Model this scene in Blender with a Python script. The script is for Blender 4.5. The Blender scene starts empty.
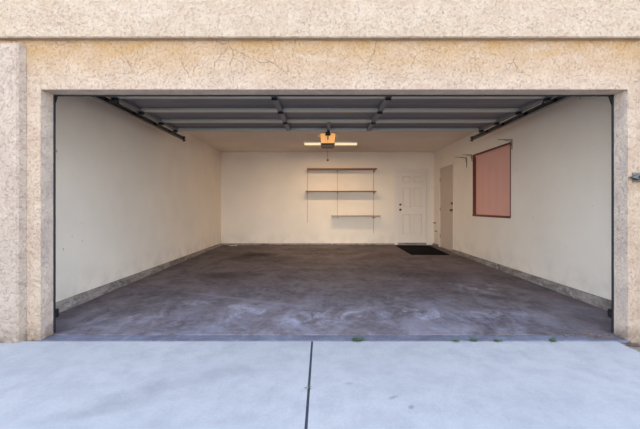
import bpy, bmesh, math, random
from mathutils import Vector, Matrix
random.seed(7)
scene = bpy.context.scene
COL = scene.collection
PI = math.pi

# ------------------------------------------------------------------ materials
def srgb(r, g, b):
    def f(c):
        c /= 255.0
        return c/12.92 if c <= 0.04045 else ((c+0.055)/1.055)**2.4
    return (f(r), f(g), f(b), 1.0)

class NT:
    def __init__(s, name):
        s.m = bpy.data.materials.new(name); s.m.use_nodes = True
        s.t = s.m.node_tree; s.t.nodes.clear()
        s.out = s.t.nodes.new('ShaderNodeOutputMaterial')
        s.b = s.t.nodes.new('ShaderNodeBsdfPrincipled')
        s.t.links.new(s.b.outputs[0], s.out.inputs[0])
        s.geo = s.t.nodes.new('ShaderNodeNewGeometry')
        s.pos = s.geo.outputs['Position']
    def n(s, typ, **kw):
        x = s.t.nodes.new(typ)
        for k, v in kw.items(): setattr(x, k, v)
        return x
    def link(s, a, b): s.t.links.new(a, b)
    def scaled(s, sc, off=(0, 0, 0)):
        mp = s.n('ShaderNodeMapping'); s.link(s.pos, mp.inputs[0])
        mp.inputs['Scale'].default_value = sc; mp.inputs['Location'].default_value = off
        return mp.outputs[0]
    def noise(s, scale, detail=4, rough=0.55, vec=None, dist=0.0):
        x = s.n('ShaderNodeTexNoise'); s.link(vec or s.pos, x.inputs['Vector'])
        x.inputs['Scale'].default_value = scale; x.inputs['Detail'].default_value = detail
        x.inputs['Roughness'].default_value = rough; x.inputs['Distortion'].default_value = dist
        return x.outputs[0]
    def voro(s, scale, vec=None, feature='DISTANCE_TO_EDGE'):
        x = s.n('ShaderNodeTexVoronoi', feature=feature); s.link(vec or s.pos, x.inputs['Vector'])
        x.inputs['Scale'].default_value = scale
        return x.outputs['Distance']
    def rng(s, v, a, b, c=0.0, d=1.0):
        x = s.n('ShaderNodeMapRange'); s.link(v, x.inputs[0])
        for i, q in enumerate((a, b, c, d)): x.inputs[i+1].default_value = q
        return x.outputs[0]
    def math(s, op, a, b=None, clamp=False):
        x = s.n('ShaderNodeMath', operation=op, use_clamp=clamp)
        for i, q in enumerate((a, b)):
            if q is None: continue
            if isinstance(q, (int, float)): x.inputs[i].default_value = q
            else: s.link(q, x.inputs[i])
        return x.outputs[0]
    def mix(s, fac, a, b, blend='MIX'):
        x = s.n('ShaderNodeMix', data_type='RGBA', blend_type=blend)
        if isinstance(fac, (int, float)): x.inputs[0].default_value = fac
        else: s.link(fac, x.inputs[0])
        for i, q in ((6, a), (7, b)):
            if isinstance(q, tuple): x.inputs[i].default_value = q
            else: s.link(q, x.inputs[i])
        return x.outputs[2]
    def axis(s, i):
        x = s.n('ShaderNodeSeparateXYZ'); s.link(s.pos, x.inputs[0]); return x.outputs[i]
    def spot(s, cx, cy, rx, ry, rot=0.0, warp=0.25, i=0, j=1, wscale=3.0):
        """soft-edged stain of irregular outline at a fixed place in the world"""
        a = s.axis(i); b = s.axis(j)
        nz = s.rng(s.noise(wscale, 5, 0.6), 0, 1, -warp, warp)
        da = s.math('SUBTRACT', a, cx); db = s.math('SUBTRACT', b, cy)
        c, si = math.cos(rot), math.sin(rot)
        u = s.math('ADD', s.math('MULTIPLY', da, c/rx), s.math('MULTIPLY', db, si/rx))
        v = s.math('SUBTRACT', s.math('MULTIPLY', db, c/ry), s.math('MULTIPLY', da, si/ry))
        r = s.math('SQRT', s.math('ADD', s.math('MULTIPLY', u, u), s.math('MULTIPLY', v, v)))
        r = s.math('ADD', r, s.math('MULTIPLY', nz, 2.0))
        return s.rng(r, 1.0, 0.35, 0.0, 1.0)
    def color(s, c):
        if isinstance(c, tuple): s.b.inputs['Base Color'].default_value = c
        else: s.link(c, s.b.inputs['Base Color'])
    def rough(s, v):
        if isinstance(v, (int, float)): s.b.inputs['Roughness'].default_value = v
        else: s.link(v, s.b.inputs['Roughness'])
    def bump(s, h, strength=0.3, dist=0.01):
        x = s.n('ShaderNodeBump'); s.link(h, x.inputs['Height'])
        x.inputs['Strength'].default_value = strength; x.inputs['Distance'].default_value = dist
        s.link(x.outputs[0], s.b.inputs['Normal'])

def simple(name, c, rough=0.6, metal=0.0, var=0.08, scale=20, bump=0.0):
    t = NT(name)
    nz = t.noise(scale, 4)
    dark = tuple(q*(1-var*2) for q in c[:3]) + (1,)
    lite = tuple(min(1, q*(1+var)) for q in c[:3]) + (1,)
    t.color(t.mix(nz, dark, lite)); t.rough(rough); t.b.inputs['Metallic'].default_value = metal
    if bump: t.bump(nz, bump, 0.004)
    return t.m

def mat_stucco(name, base, ochre, ochre_amt, pit=0.5, mul=(.5,.45,.38), cracks=0.4, tint=0.0):
    t = NT(name)
    big = t.noise(1.3, 5, 0.6)
    mid = t.noise(6, 7, 0.7, dist=0.5)
    fine = t.noise(75, 4, 0.7)
    lace = t.rng(t.noise(13, 3, 0.55, dist=1.1), 0.42, 0.52)
    edge = t.math('MULTIPLY', t.math('MULTIPLY', lace, t.math('SUBTRACT', 1.0, lace)), 4.0)
    pits = t.rng(t.noise(52, 5, 0.75, dist=0.8), 0.34, 0.46, 0.0, 1.0)
    c = t.mix(t.rng(big, 0.35, 0.65, 0, ochre_amt), base, ochre)
    c = t.mix(t.rng(mid, 0.4, 0.62, 0, 0.55), c, srgb(255, 238, 216))
    c = t.mix(t.rng(fine, 0.42, 0.75, 0, 0.32), c, srgb(168, 136, 108))
    c = t.mix(t.math('MULTIPLY', edge, 0.10), c, srgb(176, 142, 112))
    c = t.mix(t.math('MULTIPLY', t.math('SUBTRACT', 1.0, pits), pit), c, srgb(140, 112, 88))
    # ochre tint broken up by noise, strongest right under the band
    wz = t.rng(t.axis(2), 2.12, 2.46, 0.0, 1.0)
    tint_nz = t.noise(2.2, 6, 0.65, vec=t.scaled((1, 1, 2.6)), dist=.6)
    c = t.mix(t.math('MULTIPLY', wz, t.rng(tint_nz, 0.3, 0.62, 0.1, tint)), c, srgb(216, 176, 116))
    # hairline cracks, only here and there
    warp = t.n('ShaderNodeVectorMath', operation='ADD')
    nn = t.n('ShaderNodeTexNoise'); t.link(t.pos, nn.inputs['Vector']); nn.inputs['Scale'].default_value = 6
    nn.inputs['Detail'].default_value = 6
    sc = t.n('ShaderNodeVectorMath', operation='SCALE'); t.link(nn.outputs[1], sc.inputs[0]); sc.inputs['Scale'].default_value = 0.16
    t.link(t.pos, warp.inputs[0]); t.link(sc.outputs[0], warp.inputs[1])
    crack = t.rng(t.voro(3.0, warp.outputs[0]), 0.0, 0.012, 1.0, 0.0)
    where = t.rng(t.noise(1.7, 3, 0.6, vec=t.scaled((1, 1, 1), (3.1, 0, 1.7))), 0.47, 0.58)
    band = t.rng(t.axis(2), 2.12, 2.3, 0, 1)
    cr = t.math('MULTIPLY', t.math('MULTIPLY', crack, where), t.math('MULTIPLY', band, cracks))
    c = t.mix(cr, c, srgb(96, 72, 52))
    # splash dirt at the foot
    foot = t.math('MULTIPLY', t.rng(t.axis(2), 0.14, 0.0, 0, 0.75), t.rng(t.noise(9, 5), 0.35, 0.6))
    c = t.mix(foot, c, srgb(120, 96, 78))
    c = t.mix(1.0, c, tuple(mul)+(1,), 'MULTIPLY')
    t.color(c); t.rough(0.92)
    h = t.math('ADD', t.math('MULTIPLY', lace, 0.16), t.math('ADD', t.math('MULTIPLY', mid, 0.9), t.math('MULTIPLY', fine, 0.3)))
    h = t.math('ADD', h, t.math('MULTIPLY', pits, 0.25))
    t.bump(h, 0.8, 0.02)
    return t.m

def mat_wall(name, c, var=0.05):
    t = NT(name)
    big = t.noise(0.9, 4, 0.6); fine = t.noise(22, 4, 0.6)
    dark = tuple(q*(1-var*2.2) for q in c[:3]) + (1,)
    k = t.mix(t.rng(big, 0.3, 0.7), dark, c)
    scuff = t.rng(t.noise(5.5, 6, 0.75, vec=t.scaled((1, 1, 1.6), (5, 2, 1))), 0.66, 0.74, 0, 0.16)
    k = t.mix(scuff, k, srgb(120, 104, 92))
    speck = t.rng(t.noise(19, 2, 0.5), 0.765, 0.79, 0, 0.55)
    k = t.mix(speck, k, srgb(90, 74, 62))
    low = t.math('MULTIPLY', t.rng(t.axis(2), 0.45, 0.1, 0, 0.35), t.rng(t.noise(4, 5), 0.4, 0.65))
    k = t.mix(low, k, srgb(168, 152, 140))
    t.color(k); t.rough(0.8); t.bump(fine, 0.25, 0.006)
    return t.m

def mat_floor():
    t = NT('garage slab concrete')
    big = t.noise(0.55, 5, 0.6, dist=0.4)
    mid = t.noise(2.3, 7, 0.68, vec=t.scaled((1, 1, 1), (1.5, 4, 0)), dist=0.7)
    fine = t.noise(14, 5, 0.65)
    c = t.mix(t.rng(big, 0.35, 0.65), srgb(96, 84, 84), srgb(146, 130, 126))
    c = t.mix(t.rng(mid, 0.42, 0.66, 0, 0.62), c, srgb(76, 64, 64))
    c = t.mix(t.rng(fine, 0.4, 0.72, 0, 0.45), c, srgb(168, 152, 146))
    micro = t.noise(6.5, 9, 0.82, dist=1.4)
    c = t.mix(t.rng(micro, 0.5, 0.68, 0, 0.2), c, srgb(70, 58, 58))
    c = t.mix(t.rng(t.noise(1.9, 8, 0.68, vec=t.scaled((1, .8, 1), (9, 1, 4)), dist=.9), 0.45, 0.68, 0, 0.45), c, srgb(166, 152, 150))
    # tyre arcs: curved bands swept across the slab
    x = t.axis(0); y = t.axis(1)
    for cx, cy, R, w, a in ((0.3, 2.0, 4.6, 0.10, .40), (1.3, 1.2, 4.2, .07, .35), (-0.8, 1.5, 5.9, .09, .3)):
        dx = t.math('SUBTRACT', x, cx); dy = t.math('MULTIPLY', t.math('SUBTRACT', y, cy), 1.25)
        r = t.math('SQRT', t.math('ADD', t.math('MULTIPLY', dx, dx), t.math('MULTIPLY', dy, dy)))
        d = t.math('ABSOLUTE', t.math('SUBTRACT', r, t.math('ADD', R-.15, t.math('MULTIPLY', mid, 0.35))))
        arc = t.math('MULTIPLY', t.rng(d, w, 0.0, 0, a), t.rng(fine, 0.3, 0.6))
        c = t.mix(arc, c, srgb(62, 52, 52))
    # oil stains
    for q in ((-1.40, 7.35, .50, .50, 0, .95), (-1.70, 6.90, .34, .42, 0, .75), (-1.42, 5.2, .62, .34, 0, .6), (-.85, 6.85, .6, .6, 0, .5),
              (-2.0, 4.2, .5, .3, 0, .4), (1.6, 5.3, .9, .22, -.35, .3), (2.1, 4.0, .6, .14, -.5, .45), (-.1, 8.2, .9, .4, 0, .35)):
        c = t.mix(t.math('MULTIPLY', t.spot(*q[:5], wscale=2.2), q[5]), c, srgb(56, 44, 40))
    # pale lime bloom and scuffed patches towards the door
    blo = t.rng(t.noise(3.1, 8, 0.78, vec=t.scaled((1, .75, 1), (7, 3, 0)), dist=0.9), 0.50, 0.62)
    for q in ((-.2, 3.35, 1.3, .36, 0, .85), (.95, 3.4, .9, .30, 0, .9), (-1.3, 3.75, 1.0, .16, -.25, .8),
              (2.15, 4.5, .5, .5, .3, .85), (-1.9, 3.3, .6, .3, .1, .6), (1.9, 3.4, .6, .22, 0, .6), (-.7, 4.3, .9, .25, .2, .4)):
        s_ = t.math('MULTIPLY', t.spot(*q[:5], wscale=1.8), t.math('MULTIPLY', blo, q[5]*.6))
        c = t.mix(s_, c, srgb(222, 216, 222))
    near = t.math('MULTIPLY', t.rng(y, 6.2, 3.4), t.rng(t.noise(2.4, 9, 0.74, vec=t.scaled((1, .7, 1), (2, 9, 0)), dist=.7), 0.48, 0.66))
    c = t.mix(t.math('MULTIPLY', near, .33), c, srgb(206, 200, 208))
    # swept pale trail near the door
    dx = t.math('ADD', x, 1.6); line = t.math('ADD', 4.05, t.math('MULTIPLY', dx, -0.38))
    dd = t.math('ABSOLUTE', t.math('SUBTRACT', y, t.math('ADD', line, t.math('MULTIPLY', mid, 0.25))))
    inx = t.math('MULTIPLY', t.rng(x, -2.0, -1.4), t.rng(x, .2, -.4))
    c = t.mix(t.math('MULTIPLY', t.rng(dd, .07, 0, 0, .5), inx), c, srgb(170, 164, 172))
    c = t.mix(1.0, c, (.58, .57, .60, 1), 'MULTIPLY')
    t.color(c)
    t.rough(t.rng(mid, 0.3, 0.7, 0.68, 0.85)); t.b.inputs['Specular IOR Level'].default_value = .22
    t.bump(t.math('ADD', fine, mid), 0.12, 0.006)
    return t.m

def mat_drive():
    t = NT('driveway concrete')
    big = t.noise(0.9, 5, 0.6); mid = t.noise(5, 6, 0.7)
    broom = t.noise(3.0, 5, 0.7, vec=t.scaled((60, 3, 1)))
    fine = t.noise(90, 3, 0.6)
    c = t.mix(t.rng(big, 0.35, 0.65), srgb(196, 199, 204), srgb(208, 210, 214))
    c = t.mix(t.rng(mid, 0.42, 0.66, 0, 0.7), c, srgb(176, 178, 186))
    c = t.mix(t.rng(broom, 0.3, 0.7, 0, 0.25), c, srgb(172, 177, 186))
    c = t.mix(t.rng(fine, 0.45, 0.75, 0, 0.3), c, srgb(150, 152, 158))
    for q in ((.42, 1.95, .05, .02, .5, .45), (.50, 1.86, .03, .02, .9, .5), (.17, 2.1, .04, .02, .2, .25),
              (-.9, 2.1, .55, .12, .45, .18), (-1.2, 1.85, .5, .08, .35, .16)):
        c = t.mix(t.math('MULTIPLY', t.spot(*q[:5], wscale=9), q[5]), c, srgb(104, 106, 116))
    c = t.mix(1.0, c, (.57, .49, .42, 1), 'MULTIPLY')
    t.color(c); t.rough(0.85)
    t.bump(t.math('ADD', broom, fine), 0.12, 0.004)
    return t.m

def mat_curb(name, lo, hi, chips=.6):
    t = NT(name)
    a = t.noise(3.5, 7, 0.7, vec=t.scaled((1, 1, 3)), dist=.6); b = t.noise(16, 5, 0.7)
    c = t.mix(t.rng(a, 0.36, 0.64), lo, hi)
    c = t.mix(t.rng(b, 0.54, 0.66, 0, chips), c, srgb(192, 180, 168))
    t.color(c); t.rough(0.85); t.bump(b, 0.5, 0.01)
    return t.m

def mat_emit(name, c, e, strength, rough=0.4):
    t = NT(name); t.color(c); t.rough(rough)
    t.b.inputs['Emission Color'].default_value = e; t.b.inputs['Emission Strength'].default_value = strength
    return t.m

M = {}
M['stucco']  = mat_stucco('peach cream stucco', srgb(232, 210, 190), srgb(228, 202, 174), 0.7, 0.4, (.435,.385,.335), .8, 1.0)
M['band']    = mat_stucco('pale stucco band', srgb(238, 214, 190), srgb(232, 204, 174), 0.6, 0.22, (.41,.378,.338), .12)
M['pier']    = mat_stucco('pinkish stucco pilaster', srgb(232, 212, 196), srgb(226, 202, 182), 0.7, 0.25, (.405,.37,.335), 0)
M['return'] = mat_stucco('lightened grey stucco return', srgb(214, 202, 192), srgb(206, 192, 178), 0.6, 0.3, (.74,.665,.60), 0)  # greyer return finish, its colour also raised against shade inside the opening
M['wall']    = mat_wall('cream painted plaster', srgb(240, 226, 207))
M['ceiling'] = mat_wall('ceiling paint', srgb(236, 220, 202))
M['floor']   = mat_floor()
M['drive']   = mat_drive()
M['lip']     = mat_curb('slab lip concrete', srgb(74, 70, 76), srgb(100, 96, 104), .12)
M['curb']    = mat_curb('stem wall concrete', srgb(98, 88, 80), srgb(156, 144, 134))
M['dirt']    = mat_curb('dry soil', srgb(92, 74, 60), srgb(134, 112, 94))
M['door']    = simple('cream painted door', srgb(226, 213, 198), 0.5, 0, .02)
M['sdoor']   = simple('beige painted flush door', srgb(198, 178, 160), 0.5, 0, .03, 6)
M['trimw']   = simple('painted door casing', srgb(228, 216, 202), 0.55, 0, .02)
M['redwood'] = simple('red brown painted wood', srgb(112, 52, 40), 0.6, 0, .15, 14)
M['shade']   = simple('salmon window shade', srgb(224, 170, 152), 0.75, 0, .03, 3)
g_ = NT('window glass'); g_.color((.9, .95, .95, 1)); g_.rough(.03); g_.b.inputs['Transmission Weight'].default_value = .9; M['glass'] = g_.m
M['skin']    = simple('dark bluish steel skin', srgb(112, 108, 110), 0.5, .1, .05, 3)
M['rail']    = simple('grey galvanized rail', srgb(196, 190, 176), 0.45, .1, .05, 9)
M['stile']   = simple('grey steel stile', srgb(112, 110, 112), 0.5, .1, .06, 12)
M['steel']   = simple('dull track steel', srgb(84, 82, 80), 0.38, .3, .08, 12)
M['dark']    = simple('blackened steel', srgb(34, 34, 38), 0.5, .5, .1, 20)
M['rubber']  = simple('black rubber', srgb(14, 14, 15), 0.7, 0, .1, 20)
M['mat']     = simple('black mat fibre', srgb(18, 17, 20), 0.95, 0, .3, 60, .6)
M['mat'].node_tree.nodes['Principled BSDF'].inputs['Specular IOR Level'].default_value = .05
M['brass']   = simple('aged brass', srgb(96, 76, 54), 0.35, .8, .1, 30)
M['wood']    = simple('brown shelf board', srgb(142, 104, 78), 0.65, 0, .12, 8)
M['greyshelf'] = simple('pale grey shelf board', srgb(178, 164, 154), 0.6, 0, .06, 8)
M['std']     = simple('tan painted shelf standard', srgb(186, 160, 136), 0.5, .2, .05, 20)
M['white']   = simple('white enamel', srgb(226, 222, 210), 0.4, 0, .02)
M['housing'] = simple('brown grey opener housing', srgb(78, 58, 48), 0.45, 0, .05)
M['lens']    = mat_emit('amber lit lens', srgb(236, 178, 112), (1.0, .50, .16, 1), 0.24)
M['tube']    = mat_emit('lit lamp diffuser', srgb(250, 240, 210), (1.0, .78, .44, 1), 0.32)
M['red']     = simple('dark red plastic', srgb(120, 30, 22), 0.5, 0, .05)
M['cord']    = simple('tan cord', srgb(120, 98, 80), 0.8, 0, .05)
M['leaf']    = simple('weed leaf green', srgb(62, 80, 46), 0.6, 0, .25, 40)
M['dead']    = simple('dead leaf brown', srgb(112, 88, 66), 0.8, 0, .25, 40)
M['galv']    = simple('weathered grey metal', srgb(92, 90, 86), 0.5, .6, .25, 50)
M['bracket'] = simple('grey painted bracket', srgb(104, 94, 86), 0.5, .4, .05)
M['joint']   = simple('dark joint filler', srgb(54, 52, 58), 0.9, 0, .15, 40)
M['chip']    = simple('white paint chip', srgb(214, 206, 194), 0.8, 0, .05, 40)
M['tag']     = simple('yellowed sticker', srgb(138, 122, 72), 0.6, 0, .1, 40)

# ------------------------------------------------------------------ mesh helpers
def box(bm, x0, x1, y0, y1, z0, z1, bev=0.0, seg=1):
    b2 = bmesh.new()
    bmesh.ops.create_cube(b2, size=1)
    for v in b2.verts:
        v.co = Vector(((x0+x1)/2 + v.co.x*(x1-x0), (y0+y1)/2 + v.co.y*(y1-y0), (z0+z1)/2 + v.co.z*(z1-z0)))
    if bev: bmesh.ops.bevel(b2, geom=list(b2.edges), offset=bev, segments=seg, affect='EDGES', profile=0.6)
    merge(bm, b2)
def merge(bm, b2):
    me = bpy.data.meshes.new('tmp'); b2.to_mesh(me); b2.free(); bm.from_mesh(me); bpy.data.meshes.remove(me)
def cyl(bm, p0, p1, r, n=14, r2=None):
    p0 = Vector(p0); p1 = Vector(p1); d = p1-p0
    b2 = bmesh.new()
    bmesh.ops.create_cone(b2, cap_ends=True, segments=n, radius1=r, radius2=r if r2 is None else r2, depth=d.length)
    q = Vector((0, 0, 1)).rotation_difference(d.normalized())
    bmesh.ops.transform(b2, matrix=Matrix.Translation((p0+p1)/2) @ q.to_matrix().to_4x4(), verts=b2.verts)
    merge(bm, b2)
def prism(bm, pts, axis, a, b):
    """polygon pts (2D) extruded along axis from a to b"""
    def P(p, t):
        if axis == 'x': return (t, p[0], p[1])
        if axis == 'y': return (p[0], t, p[1])
        return (p[0], p[1], t)
    v0 = [bm.verts.new(P(p, a)) for p in pts]; v1 = [bm.verts.new(P(p, b)) for p in pts]
    n = len(pts)
    bm.faces.new(v0); bm.faces.new(v1[::-1])
    for i in range(n): bm.faces.new((v0[i], v1[i], v1[(i+1) % n], v0[(i+1) % n]))
def sweep(bm, path, sect, side):
    """sweep 2D section (u along 'side', v along normal in the path plane) along a path"""
    rings = []
    for i, p in enumerate(path):
        a = path[max(i-1, 0)]; b = path[min(i+1, len(path)-1)]
        t = (Vector(b)-Vector(a)).normalized(); nrm = side.cross(t).normalized()
        rings.append([bm.verts.new(Vector(p)+side*u+nrm*v) for u, v in sect])
    n = len(sect)
    for r0, r1 in zip(rings, rings[1:]):
        for i in range(n): bm.faces.new((r0[i], r0[(i+1) % n], r1[(i+1) % n], r1[i]))
    bm.faces.new(rings[0][::-1]); bm.faces.new(rings[-1])

ORI = {}
def obj(name, bm, mat, parent=None, smooth=False, origin=None):
    bmesh.ops.recalc_face_normals(bm, faces=bm.faces)
    xs = [v.co.copy() for v in bm.verts]
    lo = Vector([min(c[i] for c in xs) for i in range(3)]); hi = Vector([max(c[i] for c in xs) for i in range(3)])
    o_w = Vector(origin) if origin else Vector(((lo.x+hi.x)/2, (lo.y+hi.y)/2, lo.z))
    for v in bm.verts: v.co -= o_w
    me = bpy.data.meshes.new(name); bm.to_mesh(me); bm.free()
    me.materials.append(mat)
    if smooth:
        for p in me.polygons: p.use_smooth = True
    o = bpy.data.objects.new(name, me); COL.objects.link(o)
    if parent is not None:
        o.parent = parent; o.location = o_w - ORI[parent]
    else: o.location = o_w
    ORI[o] = o_w
    return o
def thing(name, label, cat, loc, group=None):
    o = bpy.data.objects.new(name, None); COL.objects.link(o); o.location = loc; ORI[o] = Vector(loc)
    o.empty_display_size = 0.1
    return tag(o, label, cat, group)
def tag(o, label, cat, group=None):
    o['label'] = label; o['category'] = cat
    if group: o['group'] = group
    return o
def struct(o, label, cat):
    o['kind'] = 'structure'; return tag(o, label, cat)
def B(): return bmesh.new()

# ------------------------------------------------------------------ dimensions
EYE = 1.105
XL, XR, YB, ZC = -2.77, 3.07, 9.07, 2.612       # inside faces of the room
YF, YI = 2.75, 2.88                              # facade front and inside
OX0, OX1, OZ = -2.338, 2.54, 2.082               # door opening
def fz(y): return 0.065*(y-YF)/(YB-YF)           # the slab rises slightly to the back
CT = 0.115                                       # level top of the concrete stem wall

def wall_grid(bm, axis, p0, p1, a0, a1, z0, z1, holes):
    """wall slab between p0..p1 in 'axis', spanning a0..a1 and z0..z1 with rectangular holes"""
    A = sorted({a0, a1, *[h[0] for h in holes], *[h[1] for h in holes]})
    Z = sorted({z0, z1, *[h[2] for h in holes], *[h[3] for h in holes]})
    def solid(i, j):
        if not (0 <= i < len(A)-1 and 0 <= j < len(Z)-1): return False
        ca = (A[i]+A[i+1])/2; cz = (Z[j]+Z[j+1])/2
        return not any(h[0] < ca < h[1] and h[2] < cz < h[3] for h in holes)
    cache = {}
    def V(p, a, z):
        k = (p, a, z)
        if k not in cache: cache[k] = bm.verts.new((p, a, z) if axis == 'x' else (a, p, z))
        return cache[k]
    for i in range(len(A)-1):
        for j in range(len(Z)-1):
            if not solid(i, j): continue
            a, b, c, d = A[i], A[i+1], Z[j], Z[j+1]
            for p in (p0, p1): bm.faces.new((V(p, a, c), V(p, b, c), V(p, b, d), V(p, a, d)))
            if not solid(i-1, j): bm.faces.new((V(p0, a, c), V(p0, a, d), V(p1, a, d), V(p1, a, c)))
            if not solid(i+1, j): bm.faces.new((V(p0, b, c), V(p0, b, d), V(p1, b, d), V(p1, b, c)))
            if not solid(i, j-1): bm.faces.new((V(p0, a, c), V(p0, b, c), V(p1, b, c), V(p1, a, c)))
            if not solid(i, j+1): bm.faces.new((V(p0, a, d), V(p0, b, d), V(p1, b, d), V(p1, a, d)))

# ------------------------------------------------------------------ setting
D1 = (2.045, 2.885, 0.0, 2.118)      # rear door leaf hole (x0,x1,z0,z1)
D2 = (7.74, 8.68, 0.0, 2.135)        # side door hole (y0,y1,z0,z1)
W1 = (5.38, 6.73, 0.92, 2.165)       # window hole

b = B(); wall_grid(b, 'x', XL-0.14, XL, YI, YB+0.14, -0.05, ZC, [])
struct(obj('wall_left', b, M['wall']), 'bare cream left side wall of the garage', 'wall')
b = B(); wall_grid(b, 'x', XR, XR+0.14, YI, YB+0.14, -0.05, ZC, [D2, W1])
struct(obj('wall_right', b, M['wall']), 'cream right side wall with window and plain door', 'wall')
b = B(); wall_grid(b, 'y', YB, YB+0.14, XL, XR, -0.05, ZC, [D1])
struct(obj('wall_back', b, M['wall']), 'cream back wall with shelves and panelled door', 'wall')
b = B(); box(b, XL-.14, XR+.14, YI, YB+.14, ZC, ZC+.12)
struct(obj('ceiling', b, M['ceiling']), 'plain garage ceiling with lit strip lamp', 'ceiling')

# facade with the opening
b = B(); wall_grid(b, 'y', YF, YI, -5.2, 5.4, -0.12, 3.7, [(OX0, OX1, -0.12, OZ)])
ed = [e for e in b.edges if all(abs(v.co.y-YF) < 1e-5 and OX0-1e-4 <= v.co.x <= OX1+1e-4 and v.co.z <= OZ+1e-4 for v in e.verts)
      and all((abs(v.co.x-OX0) < 1e-4 or abs(v.co.x-OX1) < 1e-4 or abs(v.co.z-OZ) < 1e-4) for v in e.verts) and len(e.link_faces) == 2
      and abs(e.link_faces[0].normal.dot(e.link_faces[1].normal)) < .5]
bmesh.ops.recalc_face_normals(b, faces=b.faces)
b.normal_update()
for f in b.faces:
    c = f.calc_center_median()
    if OX0-.002 < c.x < OX1+.002 and c.z < OZ+.002 and YF+.001 < c.y < YI-.001 and abs(f.normal.y) < .3: f.material_index = 1
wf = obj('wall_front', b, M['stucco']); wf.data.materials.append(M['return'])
struct(wf, 'peach stucco garage front around the wide opening', 'wall')

def pilaster(x0, x1, lab, n):
    b = B()
    pts = [(x0, YF+.01), (x0, YF-.01), (x0+.02, YF-.04), (x0+.045, YF-.05), (x1-.045, YF-.05), (x1-.028, YF-.042), (x1-.002, YF-.004), (x1, YF+.01)]
    prism(b, pts, 'z', -0.11, 2.452)
    top = [e for e in b.edges if all(v.co.z > 2.4 for v in e.verts) and any(v.co.y < YF for v in e.verts)]
    bmesh.ops.recalc_face_normals(b, faces=b.faces)
    bmesh.ops.bevel(b, geom=top, offset=.016, segments=3, affect='EDGES')
    struct(obj('trim_%d' % n, b, M['pier'], smooth=False), lab, 'pilaster')
pilaster(-3.6, -2.452, 'raised stucco pilaster left of the garage opening', 1)
pilaster(2.665, 3.8, 'raised stucco pilaster at the right frame edge', 2)
b = B()
pr = [(YF+.01, 2.489), (YF-.043, 2.489), (YF-.052, 2.497), (YF-.052, 2.676), (YF-.044, 2.684), (YF-.040, 3.1), (YF-.035, 3.7), (YF+.01, 3.7)]
prism(b, pr, 'x', -5.2, 5.4)
struct(obj('trim_3', b, M['band']), 'pale projecting stucco band above the garage opening', 'trim')

# slab, lip, driveway
b = B()
def slab(bm, x0, x1, y0, z0t, y1, z1t, th=.12):
    prism(bm, [(y0, z0t-th), (y0, z0t), (y1, z1t), (y1, z1t-th)], 'x', x0, x1)
slab(b, XL, XR, 2.865, fz(2.865), YB+.14, fz(YB+.14))
struct(obj('floor', b, M['floor']), 'stained dark concrete garage floor with tyre marks', 'floor')
b = B(); prism(b, [(2.742, -.11), (2.742, -.006), (2.748, -.002), (2.855, -.002), (2.862, -.006), (2.862, -.11)], 'x', OX0-.02, OX1+.02)
struct(obj('threshold', b, M['lip']), 'grey concrete lip between driveway and garage floor', 'threshold')

DX = 2.43
b = B(); 
def dz(y): return -.004 - .016*(2.73-y)
prism(b, [(-14, dz(-14)-.1), (-14, dz(-14)), (2.732, dz(2.732)), (2.732, dz(2.732)-.1)], 'x', -7, -.0895)
struct(obj('driveway', b, M['drive']), 'left pale broomed concrete driveway slab', 'driveway')
b = B(); prism(b, [(-14, dz(-14)-.1), (-14, dz(-14)), (2.732, dz(2.732)), (2.732, dz(2.732)-.1)], 'x', -.0735, DX)
struct(obj('driveway', b, M['drive']), 'right pale broomed concrete driveway slab', 'driveway')
b = B(); prism(b, [(-14, dz(-14)-.1), (-14, dz(-14)-.006), (2.732, dz(2.732)-.006), (2.732, dz(2.732)-.1)], 'x', -.0895, -.0735)
struct(obj('driveway_joint', b, M['joint']), 'dark joint strip running down the middle of the driveway', 'joint')
b = B(); box(b, -7, DX, 2.732, 2.742, -.11, -.014)
struct(obj('driveway_joint', b, M['joint']), 'dark joint between driveway and garage slab lip', 'joint')
b = B(); prism(b, [(-14, dz(-14)-.12), (-14, dz(-14)-.02), (2.748, -.03), (2.748, -.13)], 'x', DX, 9)
struct(obj('ground', b, M['dirt']), 'strip of dry soil beside the driveway at right', 'ground')
b = B(); prism(b, [(2.7422, -.12), (2.7422, -.014), (2.7495, -.010), (2.7495, -.12)], 'x', -5.2, OX0-.02)
struct(obj('threshold', b, M['lip']), 'narrow concrete footing under the left pier', 'footing')

# stem walls (concrete curb at the foot of the inside walls)
def curb_long(name, xa, xb, y0, y1, lab):
    b = B(); n = int((y1-y0)/.09)
    rings = []
    for i in range(n+1):
        y = y0+(y1-y0)*i/n; j = random.uniform(-.004, .004); k = random.uniform(-.005, .003)
        s = 1 if xb > xa else -1
        ring = [(xa, fz(y)-.01), (xb+j+s*.006, fz(y)-.01), (xb+j, CT-.012+k), (xb-s*.008, CT+k), (xa, CT)]
        rings.append([b.verts.new((p[0], y, p[1])) for p in ring])
    for r0, r1 in zip(rings, rings[1:]):
        for i in range(5): b.faces.new((r0[i], r0[(i+1) % 5], r1[(i+1) % 5], r1[i]))
    b.faces.new(rings[0]); b.faces.new(rings[-1][::-1])
    struct(obj(name, b, M['curb']), lab, 'curb')
curb_long('baseboard_left', XL, XL+.045, YI, YB, 'rough concrete curb along the left wall')
curb_long('baseboard_right', XR, XR-.045, YI, D2[0]-.04, 'rough concrete curb along the right wall up to the door')
curb_long('baseboard_right', XR, XR-.045, D2[1]+.04, YB, 'short concrete curb in the corner beyond the plain door')
b = B(); box(b, XL+.052, D1[0]-.06, YB-.02, YB, fz(YB)-.01, CT-.005, .004)
struct(obj('baseboard_back', b, M['curb']), 'low concrete curb along the back wall', 'curb')

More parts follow.
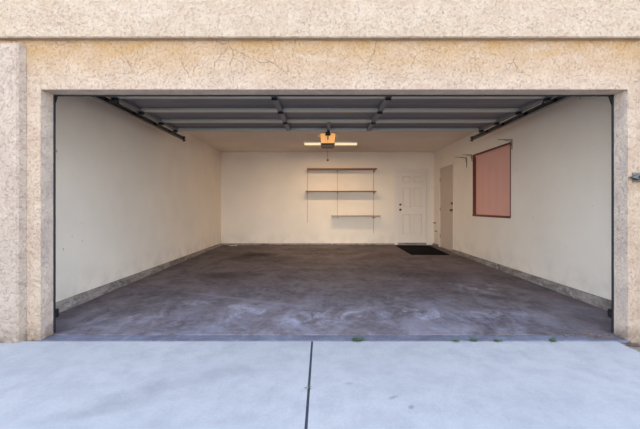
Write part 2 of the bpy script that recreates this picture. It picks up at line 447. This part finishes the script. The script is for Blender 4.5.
# ------------------------------------------------------------------ rear door (six panels)
def panel_leaf(x0, x1, z0, z1, yfront, th):
    """slab whose front (-y) face has six sunken, raised-field panels"""
    b = B()
    w = x1-x0; h = z1-z0
    xs = [x0, x0+w*.15, x0+w*.455, x0+w*.545, x0+w*.85, x1]
    zs = [z0, z0+h*.105, z0+h*.40, z0+h*.485, z0+h*.775, z0+h*.835, z0+h*.93, z1]
    V = [[b.verts.new((x, yfront, z)) for z in zs] for x in xs]
    pans = []
    for i in range(5):
        for j in range(7):
            f = b.faces.new((V[i][j], V[i+1][j], V[i+1][j+1], V[i][j+1]))
            if i in (1, 3) and j in (1, 3, 5): pans.append(f)
    for f in b.faces: f.normal_update()
    if b.faces[:][0].normal.y > 0: bmesh.ops.reverse_faces(b, faces=b.faces)
    bmesh.ops.inset_individual(b, faces=pans, thickness=.018, depth=-.012)
    bmesh.ops.inset_individual(b, faces=pans, thickness=.022, depth=0)
    bmesh.ops.inset_individual(b, faces=pans, thickness=.014, depth=.009)
    box(b, x0, x1, yfront+.013, yfront+th, z0, z1)
    # edges between front sheet and the core
    prism(b, [(x0, yfront), (x0, yfront+.013), (x0+.001, yfront+.013), (x0+.001, yfront)], 'z', z0, z1)
    prism(b, [(x1-.001, yfront), (x1-.001, yfront+.013), (x1, yfront+.013), (x1, yfront)], 'z', z0, z1)
    return b
zf = fz(YB)
d1x0, d1x1 = 2.083, 2.855
b = panel_leaf(d1x0, d1x1, zf+.062, 2.088, YB+.012, .04)
me = obj('door_1', b, M['door'])
struct(me, 'closed cream six panel door in the back wall', 'door')
b = B()
for x0, x1 in ((D1[0]-.055, d1x0-.004), (d1x1+.004, D1[1]+.055)): box(b, x0, x1, YB-.014, YB-.0005, zf+.002, 2.092, .003)
box(b, D1[0]-.055, D1[1]+.055, YB-.014, YB-.0005, 2.092, 2.146, .003)
for x0, x1 in ((D1[0]+.001, d1x0-.003), (d1x1+.003, D1[1]-.001)): box(b, x0, x1, YB+.0005, YB+.12, zf+.002, 2.092)
box(b, D1[0]+.001, D1[1]-.001, YB+.0005, YB+.12, 2.092, D1[3]-.001)
obj('door_frame', b, M['trimw'], me)
b = B(); box(b, d1x0, d1x1, YB-.03, YB+.1, zf-.004, zf+.057, .004)
obj('sill', b, M['curb'], me)
def knob(parent, c, d, mat, name='door_knob', r=.028, long_=.06):
    c = Vector(c); d = Vector(d); b = B()
    cyl(b, c, c+d*.010, r*1.15, 20); cyl(b, c+d*.008, c+d*long_*.6, r*.4, 14)
    cyl(b, c+d*long_*.5, c+d*long_*.75, r*.7, 20, r); cyl(b, c+d*long_*.75, c+d*long_, r, 20, r*.75)
    return obj(name, b, mat, parent, smooth=False)
knob(me, (d1x0+.065, YB+.012, 1.03), (0, -1, 0), M['brass'])
knob(me, (d1x0+.065, YB+.012, 1.17), (0, -1, 0), M['brass'], 'deadbolt', .026, .03)
b = B()
b.free()

# ------------------------------------------------------------------ side door (flush)
b = B(); box(b, XR+.022, XR+.062, D2[0]+.03, D2[1]-.03, fz(8.2)+.01, D2[3]-.03, .002)
s = obj('door_2', b, M['sdoor'])
struct(s, 'closed plain beige door in the right wall', 'door')
b = B()
box(b, XR+.001, XR+.12, D2[0]+.001, D2[0]+.028, fz(8)+.002, D2[3]-.001, .002)
box(b, XR+.001, XR+.12, D2[1]-.028, D2[1]-.001, fz(8.6)+.002, D2[3]-.001, .002)
box(b, XR+.001, XR+.12, D2[0]+.028, D2[1]-.028, D2[3]-.028, D2[3]-.001, .002)
for ya, yb_ in ((D2[0]-.032, D2[0]+.004),): box(b, XR-.012, XR-.0005, ya, yb_, fz(7.7)+.003, D2[3]+.03, .002)
obj('door_frame', b, M['trimw'], s)
knob(s, (XR+.022, D2[0]+.10, 1.03), (-1, 0, 0), M['brass'])
knob(s, (XR+.022, D2[0]+.10, 1.19), (-1, 0, 0), M['brass'], 'deadbolt', .028, .035)
for z in (.35, 1.05, 1.82):
    b = B(); cyl(b, (XR+.016, D2[1]-.03, z-.045), (XR+.016, D2[1]-.03, z+.045), .006, 10); obj('hinge', b, M['brass'], s)
b = B(); box(b, XR-.006, XR+.1, D2[0]+.03, D2[1]-.03, fz(8.2)-.01, fz(8.2)+.008, .002); obj('sill', b, M['curb'], s)

# ------------------------------------------------------------------ window
y0, y1, z0, z1 = W1
w = bpy.data.objects.new('window_1', None); COL.objects.link(w); w.location = (XR, (y0+y1)/2, z0); ORI[w] = Vector(w.location)
struct(w, 'window in the right wall covered by a salmon shade in a red brown frame', 'window')
b = B()
T = .017
box(b, XR-.008, XR+.075, y0+.001, y0+T, z0+.001, z1-.001, .003)
box(b, XR-.008, XR+.075, y1-T, y1-.001, z0+.001, z1-.001, .003)
box(b, XR-.008, XR+.075, y0+T, y1-T, z1-T, z1-.001, .003)
obj('window_frame', b, M['redwood'], w)
b = B(); box(b, XR-.022, XR+.075, y0+T, y1-T, z0+.001, z0+.034, .004); obj('sill', b, M['redwood'], w)
b = B()
n = 60; rows = []
for i in range(n+1):
    y = y0+T+.002+(y1-y0-2*T-.004)*i/n; d = .0022*math.sin(i*1.9)+.0015*math.sin(i*.53)
    rows.append((XR+.05+d, y))
prism(b, rows+[(XR+.064, rows[-1][1]), (XR+.064, rows[0][1])], 'z', z0+.033, z1-T-.002)
obj('window_shade', b, M['shade'], w)
b = B(); box(b, XR+.034, XR+.064, y0+T+.001, y1-T-.001, z1-T-.028, z1-T-.003, .004); obj('shade_headrail', b, M['shade'], w)
b = B(); box(b, XR+.09, XR+.096, y0+.001, y1-.001, z0+.001, z1-.001); obj('pane', b, M['glass'], w)

# ------------------------------------------------------------------ overhead door, open under the ceiling
GX0, GX1 = -2.335, 2.535
joints = [3.14, 3.672, 4.205, 4.738, 5.27]
ZD = 2.322                                  # underside plane of rails; skin sits above
gd = thing('garage_door', 'open dark grey sectional overhead door lying flat under the ceiling', 'garage door', ((GX0+GX1)/2, 4.2, ZD))
names = []
for k in range(4):
    ya, yb_ = joints[k]+.003, joints[k+1]-.003
    b = B()
    # outer skin with shallow ribs
    pts = []; N = 24
    for i in range(N+1):
        y = ya+(yb_-ya)*i/N; pts.append((y, ZD+.028 + (.003 if (i//3) % 2 else 0)))
    prism(b, pts+[(yb_, ZD+.044), (ya, ZD+.044)], 'x', GX0, GX1)
    sec = obj('door_section', b, M['skin'], gd)
    # C-shaped horizontal rails on both long edges
    for e, sgn in ((ya, 1), (yb_, -1)):
        b = B()
        P = [(e, ZD+.027), (e, ZD), (e+sgn*.046, ZD), (e+sgn*.046, ZD+.008), (e+sgn*.036, ZD+.014), (e+sgn*.036, ZD+.027)]
        prism(b, P, 'x', GX0, GX1)
        obj('rail', b, M['rail'], sec)
    xs = [(GX0+.001, GX0+.07), (-.560, -.492), (.700, .768), (GX1-.07, GX1-.001)]
    if k == 3: xs.insert(2, (.075, .125))
    for i, (xa, xb) in enumerate(xs):
        b = B(); box(b, xa, xb, ya+.001, yb_-.001, ZD-.014, ZD-.0005, .003)
        box(b, xa+.004, xa+.008, ya+.052, yb_-.052, ZD-.001, ZD+.027)
        box(b, xb-.008, xb-.004, ya+.052, yb_-.052, ZD-.001, ZD+.027)
        obj('stile', b, M['stile'], sec)
    if k < 3:
        for xc in (GX0+.035, -.526, .734, GX1-.035):
            y = joints[k+1]
            b = B(); box(b, xc-.028, xc+.028, y-.045, y+.045, ZD-.0185, ZD-.0145, .001)
            cyl(b, (xc-.034, y, ZD-.023), (xc+.034, y, ZD-.023), .010, 12)
            for q in (-.03, .03): cyl(b, (xc, y+q, ZD-.0185), (xc, y+q, ZD-.026), .007, 6)
            obj('hinge', b, M['dark'], sec)
    if k == 3:
        b = B(); prism(b, [(5.212, ZD-.001), (5.206, ZD-.022), (5.262, ZD-.022), (5.256, ZD-.001)], 'x', GX0+.05, GX1-.05)
        obj('strut', b, M['rail'], sec)
    if k == 1:
        b = B(); box(b, .28, .37, 4.33, 4.42, ZD+.022, ZD+.0285, .001); obj('sticker', b, M['tag'], sec)['label'] = 'small yellowed sticker'
    if k == 0:
        b = B(); box(b, GX0, GX1, ya-.028, ya-.001, ZD+.002, ZD+.05, .01, 2); obj('bottom_seal', b, M['rubber'], sec)
# rollers, brackets at the ends
for sx, xe in ((-1, GX0), (1, GX1)):
    for y in joints[1:4]+[5.19, 3.2]:
        b = B(); cyl(b, (xe-sx*.06, y, ZD-.032), (xe+sx*.046, y, ZD-.032), .005, 10)
        cyl(b, (xe+sx*.046, y, ZD-.032), (xe+sx*.064, y, ZD-.032), .0215, 18)
        box(b, xe-sx*.062 if sx > 0 else xe+.012, xe-.012 if sx > 0 else xe+.062, y-.03, y+.03, ZD-.040, ZD-.0145, .002)
        obj('roller', b, M['dark'], gd)
b = B(); box(b, .078, .122, 5.16, 5.262, ZD-.024, ZD-.0145, .002); box(b, .092, .108, 5.2, 5.26, ZD-.06, ZD-.02, .002)
obj('arm_bracket', b, M['dark'], gd)

# tracks: vertical, curve, horizontal; C section
def track(sx, xc, lab):
    z_h = ZD-.032; R = .30; yv = 2.925; y_end = 5.80
    t = thing('door_track', lab, 'track', (xc, yv, 0), 'garage door tracks')
    path = [(xc, yv, .012), (xc, yv, .5), (xc, yv, 1.2), (xc, yv, z_h-R)]
    for i in range(1, 13):
        a = PI/2*i/12; path.append((xc, yv+R-R*math.cos(a), z_h-R+R*math.sin(a)))
    path += [(xc, 4.2, z_h), (xc, 5.0, z_h), (xc, y_end, z_h)]
    u, v, g = .022, .026, .0025
    # C channel opening towards the door
    S = [(sx*u, -v), (-sx*u, -v), (-sx*u, -v+g+.006), (-sx*(u-g), -v+g+.006), (-sx*(u-g), -v+g), (sx*(u-g), -v+g),
         (sx*(u-g), v-g), (-sx*(u-g), v-g), (-sx*(u-g), v-g-.006), (-sx*u, v-g-.006), (-sx*u, v), (sx*u, v)]
    b = B(); sweep(b, path, S, Vector((1, 0, 0)))
    obj('rail', b, M['steel'], t)
    wallx = -2.77 if sx < 0 else 3.07
    # flag angle and jamb brackets fix the vertical run to the framing behind the jamb
    for z in (.35, 1.0, 1.65):
        b = B(); box(b, xc+sx*.021-.001, xc+sx*.021+.001, 2.881, 2.965, z-.03, z+.03)
        box(b, min(xc+sx*.02, xc+sx*.07), max(xc+sx*.02, xc+sx*.07), 2.8808, 2.884, z-.03, z+.03)
        obj('bracket', b, M['steel'], t)
    b = B(); prism(b, [(2.881, 1.90), (2.96, 1.90), (3.08, z_h-.05), (3.08, z_h+.0), (2.881, z_h)], 'x', xc+sx*.0215-.0012, xc+sx*.0215+.0012)
    obj('flag_bracket', b, M['dark'], t)
    # horizontal angle hugging the track and its ceiling hangers
    b = B(); xa = xc+sx*.023
    box(b, min(xa, xa+sx*.003), max(xa, xa+sx*.003), 3.2, 5.62, z_h-.004, z_h+.034)
    box(b, min(xa-sx*.0, xa+sx*.032), max(xa, xa+sx*.032), 3.2, 5.62, z_h+.0342, z_h+.0372)
    obj('angle', b, M['dark'], t)
    for yy in (3.95, 5.52):
        b = B(); xa2 = xa+sx*.004
        box(b, min(xa2, xa2+sx*.003), max(xa2, xa2+sx*.003), yy-.016, yy+.016, z_h-.02, ZC-.001)
        box(b, min(xa2, xa2+sx*.03), max(xa2, xa2+sx*.03), yy+.013, yy+.016, z_h+.04, ZC-.001)
        for q in (0, .02): cyl(b, (xa2+sx*.002, yy, z_h+q), (xa2+sx*.010, yy, z_h+q), .006, 6)
        obj('hanger', b, M['steel'], t)
    b = B(); box(b, xc-.018, xc+.018, y_end-.05, y_end-.045, z_h-.045, z_h+.045); cyl(b, (xc, y_end-.045, z_h), (xc, y_end-.03, z_h), .008, 6)
    obj('end_stop', b, M['dark'], t)
    # sweeping weather strip lives on the jamb: own thing
    return t
track(-1, -2.402, 'left steel track curving from the jamb back along the ceiling')
track(1, 2.606, 'right steel track curving from the jamb back along the ceiling')
for sx, xc, side in ((-1, -2.402, 'left'), (1, 2.606, 'right')):
    z = .105; xc += sx*.012
    e = thing('safety_sensor', 'small black safety sensor low on the %s door track' % side, 'sensor', (xc, 3.02, z), 'door safety sensors')
    b = B(); box(b, xc-.016, xc+.016, 2.985, 3.02, z, z+.075, .006, 2); obj('housing', b, M['rubber'], e)
    b = B(); cyl(b, (xc-sx*.016, 3.002, z+.05), (xc-sx*.021, 3.002, z+.05), .011, 16); obj('lens', b, M['dark'], e)
    b = B(); box(b, xc-.012, xc+.012, 2.953, 2.9845, z+.02, z+.05, .001); obj('bracket', b, M['steel'], e)
# weather strips round the opening
b = B(); box(b, OX0-.004, OX0+.010, YI+.0005, YI+.016, .01, OZ-.01, .002)
tag(obj('weather_strip', b, M['rubber']), 'thin black weather strip up the left jamb', 'weather strip')
b = B(); box(b, OX1-.010, OX1+.004, YI+.0005, YI+.016, .01, OZ-.01, .002)
tag(obj('weather_strip', b, M['rubber']), 'thin black weather strip up the right jamb', 'weather strip')
b = B(); box(b, OX0+.012, OX1-.012, YI+.0005, YI+.014, OZ-.012, OZ+.03, .002)
tag(obj('weather_strip', b, M['rubber']), 'thin dark weather strip along the opening head', 'weather strip')

# ------------------------------------------------------------------ opener
ox, oy = .108, 6.12
op = thing('garage_door_opener', 'ceiling hung garage door opener with glowing amber lamp cover', 'garage door opener', (ox, oy, 2.21))
# motor housing: tapered, rounded
def frustum(bm, cx, ya, yb_, za, zb, wa, wb, bev=.01):
    b2 = bmesh.new()
    vs = []
    for z, w_ in ((za, wa), (zb, wb)):
        for x, y in ((-w_, ya), (w_, ya), (w_, yb_), (-w_, yb_)): vs.append(b2.verts.new((cx+x, y, z)))
    for f in ((3, 2, 1, 0), (4, 5, 6, 7), (0, 1, 5, 4), (1, 2, 6, 5), (2, 3, 7, 6), (3, 0, 4, 7)): b2.faces.new([vs[i] for i in f])
    if bev: bmesh.ops.bevel(b2, geom=list(b2.edges), offset=bev, segments=2, affect='EDGES')
    merge(bm, b2)
b = B(); frustum(b, ox, oy+.01, oy+.36, 2.246, 2.462, .125, .150, .014); obj('motor_housing', b, M['housing'], op)
b = B(); frustum(b, ox, oy-.075, oy+.008, 2.275, 2.452, .122, .142, .012); obj('lamp_cover', b, M['lens'], op)
b = B(); frustum(b, ox, oy-.08, oy+.009, 2.240, 2.2735, .112, .122, .01); obj('front_panel', b, M['housing'], op)
b = B(); box(b, ox-.010, ox+.010, oy-.085, oy-.0755, 2.33, 2.43, .002); box(b, ox-.05, ox+.05, oy-.10, oy-.07, 2.408, 2.440, .008)
cyl(b, (ox, oy-.10, 2.44), (ox, oy-.10, 2.47), .04, 20); obj('sprocket_cover', b, M['dark'], op)
# the T-rail from the front header to the motor
b = B(); box(b, ox-.016, ox+.016, YI+.004, oy-.02, 2.470, 2.474); box(b, ox-.002, ox+.002, YI+.004, oy-.02, 2.474, 2.505)
obj('rail', b, M['steel'], op)
b = B(); box(b, ox-.03, ox+.03, 5.40, 5.50, 2.448, 2.469, .004); obj('trolley', b, M['dark'], op)
b = B()
for a, c in (((ox, 5.43, 2.46), (ox, 5.36, 2.36)), ((ox, 5.36, 2.36), (ox, 5.245, 2.308))): cyl(b, a, c, .011, 10)
obj('door_arm', b, M['dark'], op)
for sx in (-1, 1):
    b = B(); xx = ox+sx*.158
    box(b, min(xx, xx+sx*.003), max(xx, xx+sx*.003), oy+.03, oy+.055, 2.40, ZC-.001)
    box(b, min(xx-sx*.01, xx+sx*.022), max(xx-sx*.01, xx+sx*.022), oy+.025, oy+.029, 2.400, 2.440, .001)
    cyl(b, (xx, oy+.042, 2.42), (xx-sx*.014, oy+.042, 2.42), .006, 6)
    obj('hanger', b, M['white'], op)
pc = thing('pull_cord', 'thin release cord with a small dark red knob below the opener', 'cord', (.10, 5.46, 1.86))
b = B(); cyl(b, (.095, 5.455, 2.447), (.095, 5.455, 1.895), .0018, 6); cyl(b, (.062, 5.47, 2.447), (.062, 5.47, 2.12), .0015, 6)
cyl(b, (.062, 5.47, 2.12), (.095, 5.455, 1.91), .0015, 6)
obj('cord', b, M['cord'], pc)
b = B(); cyl(b, (.095, 5.455, 1.862), (.095, 5.455, 1.882), .013, 14, .017); cyl(b, (.095, 5.455, 1.882), (.095, 5.455, 1.897), .017, 14, .007)
obj('handle', b, M['red'], pc)

# ------------------------------------------------------------------ strip lamp
lx, ly = .198, 7.62
lt = thing('ceiling_light', 'lit four foot fluorescent strip lamp on the ceiling behind the opener', 'ceiling light', (lx, ly, ZC))
b = B(); prism(b, [(ly-.075, ZC-.001), (ly-.065, ZC-.042), (ly+.065, ZC-.042), (ly+.075, ZC-.001)], 'x', lx-.60, lx+.60)
obj('housing', b, M['white'], lt)
b = B(); pts = [(ly+.07*math.cos(a), ZC-.044-.04*math.sin(a)**.7) for a in [PI*i/14 for i in range(15)]]
prism(b, pts, 'x', lx-.596, lx+.596); obj('diffuser', b, M['tube'], lt, smooth=False)
for sx in (-1, 1):
    b = B(); xa = lx+sx*.6035
    prism(b, [(ly-.075, ZC-.03), (ly-.07, ZC-.078), (ly-.04, ZC-.088), (ly+.04, ZC-.088), (ly+.07, ZC-.078), (ly+.075, ZC-.03)], 'x', xa-.003, xa+.003)
    obj('end_cap', b, M['white'], lt)

# ------------------------------------------------------------------ wall shelves
def bx(px): return (px-322)/331*YB
def bzp(py): return EYE+(207-py)/331*YB
std = [(307.5, 168.6, 222.5, (170.3, 191.5), 'left'), (337.4, 168.2, 217.5, (170.3, 191.5, 216), 'middle'), (373.4, 168.2, 233.5, (170.3, 191.5, 216), 'right')]
notes = {'left': 'thin shelf standard at the left end, carrying only two shelves', 'middle': 'thin shelf standard between the other two on the back wall',
         'right': 'longest thin shelf standard, nearest the panelled door'}
for px, t0, t1, sh, nm in std:
    x = bx(px); zt, zb = bzp(t0), bzp(t1)
    t = thing('shelf_standard', notes[nm], 'shelf standard', (x, YB-.006, zb), 'shelf standards on the back wall')
    b = B(); wv = .006
    prism(b, [(x-wv, YB-.0005), (x-wv, YB-.012), (x-wv+.002, YB-.012), (x-wv+.002, YB-.003), (x+wv-.002, YB-.003), (x+wv-.002, YB-.012), (x+wv, YB-.012), (x+wv, YB-.0005)], 'z', zb, zt)
    obj('channel', b, M['std'], t)
    for py in sh:
        z = bzp(py) - (.012 if py < 200 else .012)
        b = B(); prism(b, [(YB-.012, z-.0125), (YB-.012, z-.062), (YB-.03, z-.058), (YB-.225, z-.026), (YB-.225, z-.0125)], 'x', x-.003, x+.003)
        obj('bracket', b, M['wood'] if py < 200 else M['std'], t)
def shelf(pxa, pxb, py, d, mat, lab, cat='shelf', th=.022):
    z = bzp(py); b = B(); box(b, bx(pxa), bx(pxb), YB-.013-d, YB-.0135, z-.0235, z-.0235+th, .002)
    tag(obj('wall_shelf', b, mat), lab, cat, 'shelf boards on the back wall')
shelf(307.5, 375.5, 169.5, .25, M['wood'], 'brown board shelf, topmost of the three on the back wall', th=.034)
shelf(306, 375, 191.2, .25, M['wood'], 'brown board shelf in the middle of the three on the back wall')
shelf(331, 379, 215.2, .25, M['greyshelf'], 'short pale grey shelf, lowest of the three on the back wall')

# shelf brackets left on the right wall
def wall_bracket(y, L, z, lab, drop=.22):
    b = B()
    box(b, XR-.005, XR-.0005, y-.012, y+.012, z-drop, z, .001)
    box(b, XR-L, XR-.005, y-.012, y+.012, z-.006, z, .001)
    prism(b, [(XR-.006, z-drop*.75), (XR-.006, z-drop*.75-.01), (XR-.03, z-.03), (XR-L*.7, z-.0065), (XR-L*.6, z-.0065), (XR-.02, z-.022)], 'y', y-.002, y+.002)
    tag(obj('shelf_bracket', b, M['bracket'], origin=(XR, y, z-drop)), lab, 'bracket', 'empty shelf brackets on the right wall')
wall_bracket(7.02, .25, 2.165, 'empty metal shelf bracket between the plain door and the window')
wall_bracket(6.775, .20, 2.18, 'empty metal shelf bracket at the far top corner of the window', .14)
wall_bracket(5.345, .23, 2.195, 'empty metal shelf bracket at the near top corner of the window', .16)

# pipe stubs near the corner
for y, z, r, lab in ((8.96, .675, .016, 'upper dark pipe stub on the right wall beside the corner'), (8.85, .46, .011, 'smaller lower dark pipe stub on the right wall beside the corner')):
    b = B(); cyl(b, (XR-.001, y, z), (XR-.008, y, z), r*1.5, 18); cyl(b, (XR-.006, y, z), (XR-.045, y, z), r*.8, 14); cyl(b, (XR-.04, y, z), (XR-.055, y, z), r, 8)
    tag(obj('pipe_stub', b, M['brass'], origin=(XR, y, z)), lab, 'pipe stub', 'pipe stubs by the rear corner')

# mat
b = B()
b2 = bmesh.new(); quad = [(1.975, 7.32), (2.80, 7.26), (2.87, 8.86), (1.985, 8.93)]
n = 24; g = [[None]*(n+1) for _ in range(n+1)]
for i in range(n+1):
    for j in range(n+1):
        u, v = i/n, j/n
        x = (quad[0][0]*(1-u)+quad[1][0]*u)*(1-v)+(quad[3][0]*(1-u)+quad[2][0]*u)*v
        y = (quad[0][1]*(1-u)+quad[1][1]*u)*(1-v)+(quad[3][1]*(1-u)+quad[2][1]*u)*v
        g[i][j] = b.verts.new((x, y, fz(y)+.011+.0012*math.sin(i*2.1)*math.sin(j*1.7)))
for i in range(n):
    for j in range(n): b.faces.new((g[i][j], g[i+1][j], g[i+1][j+1], g[i][j+1]))
b2.free()
ext = bmesh.ops.extrude_face_region(b, geom=list(b.faces))
for v in [e for e in ext['geom'] if isinstance(e, bmesh.types.BMVert)]: v.co.z = fz(v.co.y)+.0015
tag(obj('door_mat', b, M['mat']), 'large black door mat on the floor before the panelled door', 'mat')

# ------------------------------------------------------------------ weeds, litter
def blade(bm, base, ang, L, W, lift):
    d = Vector((math.cos(ang), math.sin(ang), 0)); s = Vector((-d.y, d.x, 0)); prof = [(0, .25), (.3, .8), (.6, 1), (.85, .6), (1, .08)]
    rows = []
    for t, w_ in prof:
        c = Vector(base)+d*L*t+Vector((0, 0, lift*math.sin(t*2.4)*L))
        rows.append([bm.verts.new(c+s*W*w_*.5), bm.verts.new(c-Vector((0, 0, .0008))), bm.verts.new(c-s*W*w_*.5)])
    for a, c in zip(rows, rows[1:]):
        for i in range(2): bm.faces.new((a[i], a[i+1], c[i+1], c[i]))
def weed(px, y, size, n, lab, sprig=True):
    x = (px-322)/331*y; z = dz(min(y, 2.73))+.001
    t = thing('weed', lab, 'weed', (x, y, z), 'small weeds in the driveway joints')
    b = B(); b3 = B()
    for i in range(n):
        a = random.uniform(0, 2*PI); sx = random.uniform(-.5, .5)*size*1.6
        blade(b, (x+sx, y+random.uniform(-.006, .006), z+.003), a, size*random.uniform(.5, 1), size*random.uniform(.22, .4), random.uniform(.25, .9))
    for i in range(3):
        a = random.uniform(0, 2*PI)
        cyl(b3, (x, y, z), (x+math.cos(a)*size*.7, y+math.sin(a)*size*.25, z+size*random.uniform(.25, .6)), .0012, 5)
    o = obj('leaves', b, M['leaf'], t)
    sm = o.modifiers.new('thickness', 'SOLIDIFY'); sm.thickness = .0008
    obj('stem', b3, M['leaf'], t)
weed(358, 2.730, .045, 26, 'largest small green weed at the slab edge right of the centre joint')
weed(454.5, 2.730, .036, 16, 'green weed at the slab edge, left one of the close pair')
weed(474, 2.730, .036, 18, 'green weed at the slab edge, right one of the close pair')
weed(498, 2.722, .032, 14, 'green weed at the slab edge just right of the close pair')
weed(552.5, 2.724, .034, 16, 'green weed at the slab edge nearest the right jamb')
weed(308.2, 2.04, .020, 8, 'tiny weed growing in the centre joint of the driveway')
def litter(pts, lab, seed):
    random.seed(seed); b = B()
    for cx, cy, sx, sy, z0, n in pts:
        for i in range(n):
            x = random.gauss(cx, sx); y = random.gauss(cy, sy); z = z0+random.uniform(.001, .008)
            blade(b, (x, y, z), random.uniform(0, 2*PI), random.uniform(.012, .034), random.uniform(.006, .014), random.uniform(.1, .5))
    o = obj('leaf_litter', b, M['dead']); o['kind'] = 'stuff'; sm = o.modifiers.new('thickness', 'SOLIDIFY'); sm.thickness = .0008
    o['label'] = lab; o['category'] = 'leaf litter'
litter([(2.36, 2.80, .07, .03, 0, 60), (2.2, 2.83, .07, .015, 0, 26), (1.55, 2.84, .04, .01, 0, 12)], 'dry brown leaf litter on the slab lip by the right jamb', 3)
litter([(2.54, 2.715, .03, .014, -.03, 60), (2.62, 2.66, .03, .02, -.03, 30)], 'dry brown leaf litter at the foot of the right pier', 4)
b = B()
for i in range(4):
    x = -2.50+i*.055+random.uniform(-.01, .01); box(b, x, x+.045, 8.86+random.uniform(-.03, .03), 8.91, fz(8.88)+.001, fz(8.88)+.012+.006*(i % 2), .003)
tag(obj('paint_chip', b, M['chip']), 'pale flake of fallen plaster near the rear left corner', 'debris')

# metal latch on the right pier
lx_, lz = 2.565, 1.345
t = thing('gate_latch', 'weathered grey metal latch on the right stucco pier', 'latch', (2.6, YF, lz-.05))
b = B(); box(b, 2.575, 2.66, YF-.010, YF-.0005, lz-.035, lz+.045, .003); obj('plate', b, M['galv'], t)
b = B(); prism(b, [(2.535, lz+.002), (2.56, lz+.014), (2.60, lz+.03), (2.655, lz+.022), (2.655, lz-.012), (2.60, lz-.018), (2.565, lz-.004)], 'y', YF-.045, YF-.0105)
obj('catch', b, M['galv'], t)
b = B(); cyl(b, (2.61, YF-.046, lz+.006), (2.61, YF-.062, lz+.006), .016, 14); cyl(b, (2.61, YF-.055, lz), (2.645, YF-.06, lz-.035), .005, 8); obj('pin', b, M['dark'], t)

# ------------------------------------------------------------------ light
world = bpy.data.worlds.new('open sky'); scene.world = world; world.use_nodes = True
nt = world.node_tree; nt.nodes.clear()
wo = nt.nodes.new('ShaderNodeOutputWorld'); bg = nt.nodes.new('ShaderNodeBackground')
tc = nt.nodes.new('ShaderNodeTexCoord'); sep = nt.nodes.new('ShaderNodeSeparateXYZ'); rmp = nt.nodes.new('ShaderNodeValToRGB')
nt.links.new(tc.outputs['Generated'], sep.inputs[0]); nt.links.new(sep.outputs[2], rmp.inputs[0])
el = rmp.color_ramp.elements
el[0].position = 0.0; el[0].color = (.86, .93, 1.0, 1); el[1].position = 1.0; el[1].color = (.40, .60, 1.0, 1)
e = el.new(.25); e.color = (.66, .80, 1.0, 1)
nt.links.new(rmp.outputs[0], bg.inputs[0]); bg.inputs[1].default_value = 1.85
nt.links.new(bg.outputs[0], wo.inputs[0])
def sun(name, direction, strength, angle, col):
    l = bpy.data.lights.new(name, 'SUN'); l.energy = strength; l.angle = math.radians(angle); l.color = col
    o = bpy.data.objects.new(name, l); COL.objects.link(o)
    o.rotation_euler = Vector(direction).to_track_quat('-Z', 'Y').to_euler(); o.location = (0, -3, 5); return o
sun('low_fill_sun', (0.06, 1, -.07), .66, 40, (1.0, .93, .84))  # added wide low sun, fills the garage interior as far as the back wall
la = bpy.data.lights.new('strip_lamp_light', 'AREA'); la.shape = 'RECTANGLE'; la.size = 1.15; la.size_y = .10; la.energy = 12; la.color = (1.0, .74, .46)
lo = bpy.data.objects.new('strip_lamp_light', la); COL.objects.link(lo); lo.location = (lx, ly, ZC-.101)

# ------------------------------------------------------------------ camera
cam = bpy.data.cameras.new('camera'); co = bpy.data.objects.new('camera', cam); COL.objects.link(co)
co.location = (0, 0, EYE); co.rotation_euler = (PI/2, 0, 0)
cam.sensor_width = 36; cam.lens = 331/640*36; cam.clip_start = .05; cam.clip_end = 200
cam.shift_x = -2/640; cam.shift_y = -7.5/640
scene.camera = co
vs = scene.view_settings
vs.view_transform = 'Standard'; vs.look = 'None'; vs.exposure = 1.35; vs.gamma = 1.0; vs.use_curve_mapping = False
scene.cycles.use_denoising = True
scene.cycles.max_bounces = 10; scene.cycles.diffuse_bounces = 7
